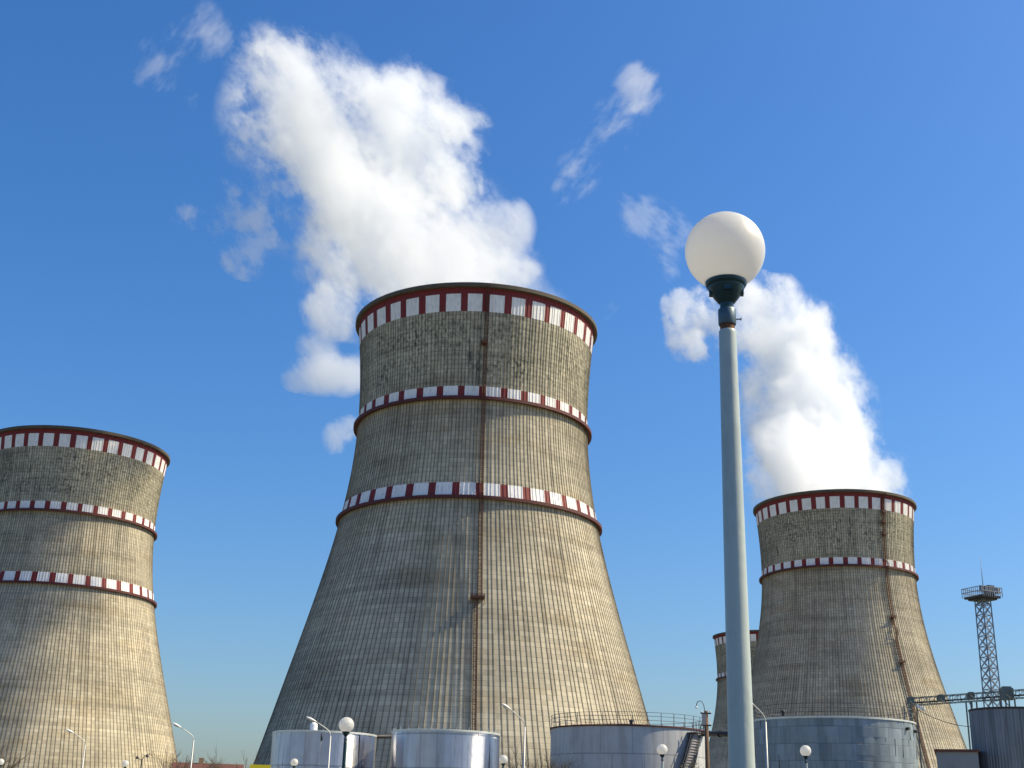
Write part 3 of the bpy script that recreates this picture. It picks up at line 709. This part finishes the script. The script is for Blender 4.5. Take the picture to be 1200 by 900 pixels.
def gantry():
    a = atd(1066, 827, 152); b = atz(1240, 815, a.z); t = thing('pipe_gantry', 'green grey lattice pipe gantry behind the tanks on the right', 'gantry', (a.x, a.y, 0))
    o = Vector((a.x, a.y, 0)); A = a - o; B = b - o; B.z = A.z
    mb = MB(); truss(mb, A, B, .80, 18, .9, .055); tr = mb.build('truss', M['gantry_steel'], t)
    mb = MB(); side = (B - A).cross(Vector((0, 0, 1))).normalized()
    mb.tube([A + Vector((0, .25, .30)), B + Vector((0, .25, .30))], .09, 8); mb.build('pipe', M['dark_steel'], t)
    for f, wd in ((0.004, .8), (.44, .5), (.68, .9)):
        mb = MB(); p = A.lerp(B, f); d = (B - A).normalized()
        for s1 in (-.5, .5):
            for s2 in (-.5, .5):
                c = p + d * s1 * wd * 1.2 + side * s2; mb.bar((c.x, c.y, 0), (c.x, c.y, p.z), .13)
        k = 0; z = p.z
        while z > 1:
            c0 = p - d * .5 * wd * 1.2; c1 = p + d * .5 * wd * 1.2
            if k % 2: c0, c1 = c1, c0
            mb.bar((c0.x, c0.y, z), (c1.x, c1.y, z - 1.1), .07); z -= 1.1; k += 1
        mb.build('support', M['gantry_steel'], t)
    for f, s_ in ((.01, .6), (.23, .6), (.44, .62), (.68, 1.2)):
        mb = MB(); p = A.lerp(B, f); mb.box((p.x, p.y, p.z + .5), (s_, .9, s_)); mb.box((p.x, p.y - .1, p.z + .5 + s_ / 2 + .08), (s_ * .7, .7, .16)); mb.build('junction_box', M['gantry_steel'], t)
    return a
gantry()
def cable():
    mb = MB(); a = atd(1076, 832, 151); b = atd(1142, 852, 140); pts = []
    for f in np.linspace(0, 1, 12): p = a.lerp(b, f); p.z -= 1.0 * 4 * f * (1 - f) * .4; pts.append(p)
    mb.tube(pts, .035, 6); tag(mb.build('slack_cable', M['rust']), 'slack cable hanging from the gantry to the dark ribbed tank', 'cable')
    mb = MB(); a = atd(1074, 826.5, 150.5); d = (atd(1083, 832, 150.5) - a); mb.tube([a, a + d], [.10, .22], 10); mb.tube([a + d, a + d * 1.05], [.24, .24], 10)
    tag(mb.build('floodlight', M['lamp_head']), 'small white floodlight clamped under the left end of the gantry', 'floodlight')
cable()
def mast():
    D = 220; P = atd(1151.5, 703.5, D); ztop = P.z; Q = atd(1161, 826, D)
    t = thing('lattice_mast', 'tall steel lattice mast with a railed floodlight platform and thin antenna', 'mast', (P.x, P.y, 0), R(24))
    s0, s1 = 1.05, .85
    half = lambda z: s0 + (s1 - s0) * z / ztop
    for sx in (-1, 1):
        for sy in (-1, 1):
            mb = MB(); mb.bar((sx * s0, sy * s0, 0), (sx * s1, sy * s1, ztop), .20); mb.build('leg', M['mast_steel'], t)
    mb = MB(); z = 0; k = 0
    while z < ztop - .5:
        z2 = min(z + 1.7, ztop); h0, h1 = half(z), half(z2)
        for ax in (0, 1):
            for s_ in (-1, 1):
                def pt(u, h, zz): return (u * h, s_ * h, zz) if ax == 0 else (s_ * h, u * h, zz)
                mb.bar(pt(-1, h0, z), pt(1, h1, z2), .11); mb.bar(pt(1, h0, z), pt(-1, h1, z2), .11); mb.bar(pt(-1, h1, z2), pt(1, h1, z2), .12)
        z = z2
    mb.build('bracing', M['mast_steel'], t)
    mb = MB(); zz = ztop * .53; mb.box((0, 0, zz), (half(zz) * 2 + .9, half(zz) * 2 + .9, .25)); mb.build('rest_platform', M['mast_steel'], t)
    mb = MB(); W = 4.4; mb.box((0, 0, ztop + .1), (W * .72, W * .72, .3)); mb.box((0, 0, ztop + .4), (W * .92, W * .92, .35)); mb.build('platform', M['dark_steel'], t)
    mb = MB()
    for h in (1.2, 1.9):
        for s_ in (-1, 1): mb.bar((-W / 2, s_ * W / 2, ztop + h), (W / 2, s_ * W / 2, ztop + h), .10); mb.bar((s_ * W / 2, -W / 2, ztop + h), (s_ * W / 2, W / 2, ztop + h), .10)
    for i in range(11):
        for s_ in (-1, 1):
            u = -W / 2 + W * i / 10; mb.bar((u, s_ * W / 2, ztop + .4), (u, s_ * W / 2, ztop + 1.9), .08); mb.bar((s_ * W / 2, u, ztop + .4), (s_ * W / 2, u, ztop + 1.9), .08)
    mb.build('railing', M['mast_steel'], t)
    for u, v, s_ in ((-1.9, -1.9, .9), (-.9, -2.0, .7), (1.8, -1.6, 1.0), (2.0, -.5, .8), (1.9, .7, .8)):
        mb = MB(); mb.box((u, v, ztop + 1.5), (s_ * .8, s_ * .5, s_ * .9), R(20)); mb.box((u, v - .1, ztop + .9), (.1, .1, .8)); mb.build('floodlight', M['mast_steel'], t)
    mb = MB(); mb.box((1.6, 0, ztop + 1.55), (1.3, 1.3, 2.0)); mb.build('equipment_box', M['dark_steel'], t)
    mb = MB(); mb.tube([(.4, 0, ztop + .5), (.4, 0, ztop + 4), (.4, 0, ztop + 7.2)], [.09, .06, .025], 6); mb.build('antenna', M['mast_steel'], t)
mast()

# ------------------------------------------------------------------ wooden utility pole
def utility_pole():
    D = 92; P = atd(827.5, 833, D); t = thing('utility_pole', 'dark wooden utility pole with hooked lamp bracket beside the stair tank', 'utility pole', (P.x, P.y, 0)); H = P.z
    mb = MB(); mb.tube([(0, 0, 0), (0, 0, H)], [.19, .13], 10); mb.build('pole', M['wood'], t)
    k = D / FPX
    mb = MB(); mb.tube([(-.12, -.05, H - .5), (-.12, -.05, H + .1), (-.15, 0, H + .35), (-.25, 0, H + .58), (-.42, 0, H + .68), (-.58, 0, H + .62), (-.66, 0, H + .45), (-.68, 0, H + .3)], .026, 8); mb.build('bracket', M['dark_steel'], t)
    mb = MB(); mb.lathe([(.03, .12), (.09, .05), (.11, 0), (.05, -.05), (0, -.06)], 12, (-.68, 0, H + .2)); mb.build('lamp_head', M['lamp_head'], t)
    for z in (H - .18, H - 1.0):
        mb = MB(); mb.box((-.05, -.12, z), (.75, .09, .09)); mb.build('crossarm', M['dark_steel'], t)
        for x in (-.35, .25):
            mb = MB(); mb.lathe([(.035, .04), (.05, .1), (.035, .15), (.03, .2), (0, .21)], 10, (x, -.12, z)); mb.build('insulator', M['white_vent'], t)
    mb = MB(); mb.box((-.2, -.16, H - .6), (.26, .16, .75)); mb.build('junction_box', M['grey_box'], t)
utility_pole()
def twin_post():
    D = 78; P = atd(166.5, 889, D); t = thing('floodlight_post', 'thin dark post with two small drooping floodlights before the left tower', 'floodlight post', (P.x, P.y, 0)); H = P.z
    mb = MB(); mb.tube([(0, 0, 0), (0, 0, H)], .04, 8); mb.build('post', M['dark_steel'], t)
    mb = MB(); mb.tube([(-.28, 0, H + .02), (0, 0, H - .1), (.14, 0, H + .16), (.42, 0, H + .3)], .022, 6); mb.build('arm', M['dark_steel'], t)
    for x, z in ((-.28, .05), (.28, .16)):
        mb = MB(); mb.lathe([(.0, .1), (.05, .08), (.1, -.06), (.09, -.08), (0, -.08)], 12, (x, 0, H + z)); mb.build('lamp_head', M['dark_steel'], t)
twin_post()
def yellow_board():
    D = 64; a = atd(293, 896.3, D); b = atd(317.5, 896, D); c = (a + b) / 2
    t = thing('yellow_board', 'blank yellow board just showing at the foot of the leftmost shiny tank', 'sign board', (c.x, c.y, 0), math.atan2(b.y - a.y, b.x - a.x)); L = (b - a).length; z = c.z
    mb = MB(); mb.box((0, 0, z - .6), (L, .05, 1.2)); mb.build('panel', M['yellow'], t)
    for x in (-L * .35, L * .35): mb = MB(); mb.box((x, .06, (z - .2) / 2), (.07, .06, z - .2)); mb.build('post', M['lamp_pole'], t)
yellow_board()
def far_house():
    D = 300; a = atd(203, 897, D); b = atd(284, 899, D); c = (a + b) / 2
    t = thing('distant_building', 'long low brown roofed building far off between left and middle towers', 'building', (c.x, c.y, 0), math.atan2(b.y - a.y, b.x - a.x)); L = (b - a).length; z = a.z
    mb = MB(); mb.box((0, 5, (z - 1.2) / 2), (L, 10, z - 1.2)); mb.build('wall', M['brick'], t)
    mb = MB(); y0, y1, ym = -.5, 10.5, 5; z0 = z - 1.2; z1 = z + .9; l = L / 2 + .4
    mb.add([(-l, y0, z0), (l, y0, z0), (l, y1, z0), (-l, y1, z0), (-l, ym, z1), (l, ym, z1)], [(0, 1, 5, 4), (2, 3, 4, 5), (0, 4, 3), (1, 2, 5), (3, 2, 1, 0)]); rf = mb.build('roof', M['brown_roof'], t)
    mb = MB(); p = atd(237.5, 891.5, D + 4); mb.box((-l + .42 * L, ym, z + .9), (1.1, 1.1, 2.2)); mb.build('chimney', M['brick'], rf)
far_house()

# ------------------------------------------------------------------ bare trees and bushes
def bare_tree(label, px, py_top, D, spread, seed, dens=5, group='bare trees and bushes', leaf=0, name='bare_tree', cat='tree', rb=.07):
    P = atd(px, py_top, D); H = P.z; rr = random.Random(seed)
    t = thing(name, label, cat, (P.x, P.y, 0), 0, group)
    tm = MB(); cm = MB(); lm = []
    def grow(p, d, L, r, lev):
        n = 3; pts = [p]
        for k in range(n):
            d = (d + Vector((rr.uniform(-.16, .16), rr.uniform(-.16, .16), rr.uniform(-.03, .1)))).normalized(); pts.append(pts[-1] + d * L / n)
        (tm if lev == 0 else cm).tube(pts, [r * (1 - .45 * i / n) for i in range(n + 1)], 6 if lev < 2 else 4, cap=lev < 1)
        if lev >= 4: lm.append(pts[-1]); return
        for k in range(dens if lev < 2 else 3):
            f = rr.uniform(.35, 1.0); q = pts[0].lerp(pts[-1], f) if lev else pts[1 + int(f * (n - 1))]
            a = rr.uniform(0, 6.283); nd = (d * rr.uniform(.9, 1.5) + Vector((math.cos(a), math.sin(a), rr.uniform(-.1, .3))) * spread).normalized()
            grow(q, nd, L * rr.uniform(.45, .75), max(r * .55, .012), lev + 1)
    grow(Vector((0, 0, 0)), Vector((0, 0, 1)), H * .55, rb, 0)
    k = H / max(v[2] for v in cm.v); 
    for mb in (tm, cm): mb.v = [(v[0] * k, v[1] * k, v[2] * k) for v in mb.v]
    if leaf:
        for p in lm:
            for _ in range(leaf):
                q = p * k + Vector((rr.gauss(0, .25), rr.gauss(0, .25), rr.gauss(0, .25))); e = Euler((rr.uniform(0, 6), rr.uniform(0, 6), 0)).to_matrix()
                cm.add([q + e @ Vector(c) for c in ((-.07, 0, 0), (0, -.04, 0), (.07, 0, 0), (0, .04, 0))], [(0, 1, 2, 3)], 1)
    tm.build('trunk', M['bark'], t); cm.build('crown', [M['bark'], M['olive']], t)
    return t
bare_tree('bare slender tree against the sky right beside the left cooling tower', 211, 872, 150, .45, 3, 6)
bare_tree('low brownish bare bush before the distant brown roof, left of a taller bare tree', 248, 880, 150, .9, 4, 6, name='bare_bush', cat='bush')
bare_tree('darkest bare tree between the brown roof and the middle cooling tower', 276, 871, 150, .55, 5, 7, rb=.12)
bare_tree('bare bush cut by the left picture edge, before the left tower', 2, 866, 110, .8, 6, 6, name='bare_bush', cat='bush')
bare_tree('small bare bush top low before the middle of the left tower', 57, 890, 110, .9, 7, 5, name='bare_bush', cat='bush')
bare_tree('bare bush behind the arm lamp at the foot of the middle tower', 627, 868, 150, .6, 8, 7, name='bare_bush', cat='bush')
bare_tree('bare bush touching the left side of the wide grey stair tank', 640, 876, 142, .8, 9, 7, name='bare_bush', cat='bush')
bare_tree('yellowish leafy bush low behind the wooden utility pole', 838, 891, 120, 1.0, 10, 6, leaf=3, name='leafy_bush', cat='bush')

# ------------------------------------------------------------------ render settings
sc.view_settings.view_transform = 'Standard'; sc.view_settings.look = 'None'; sc.view_settings.gamma = 1.0
sc.view_settings.use_curve_mapping = False; sc.view_settings.exposure = 0.5
cy = sc.cycles
cy.use_denoising = True
try: cy.denoiser = 'OPENIMAGEDENOISE'
except Exception: pass
cy.volume_bounces = 10; cy.max_bounces = 14; cy.diffuse_bounces = 4; cy.glossy_bounces = 4; cy.transparent_max_bounces = 24; cy.transmission_bounces = 4
cy.volume_max_steps = 512
cy.sample_clamp_indirect = 8.0
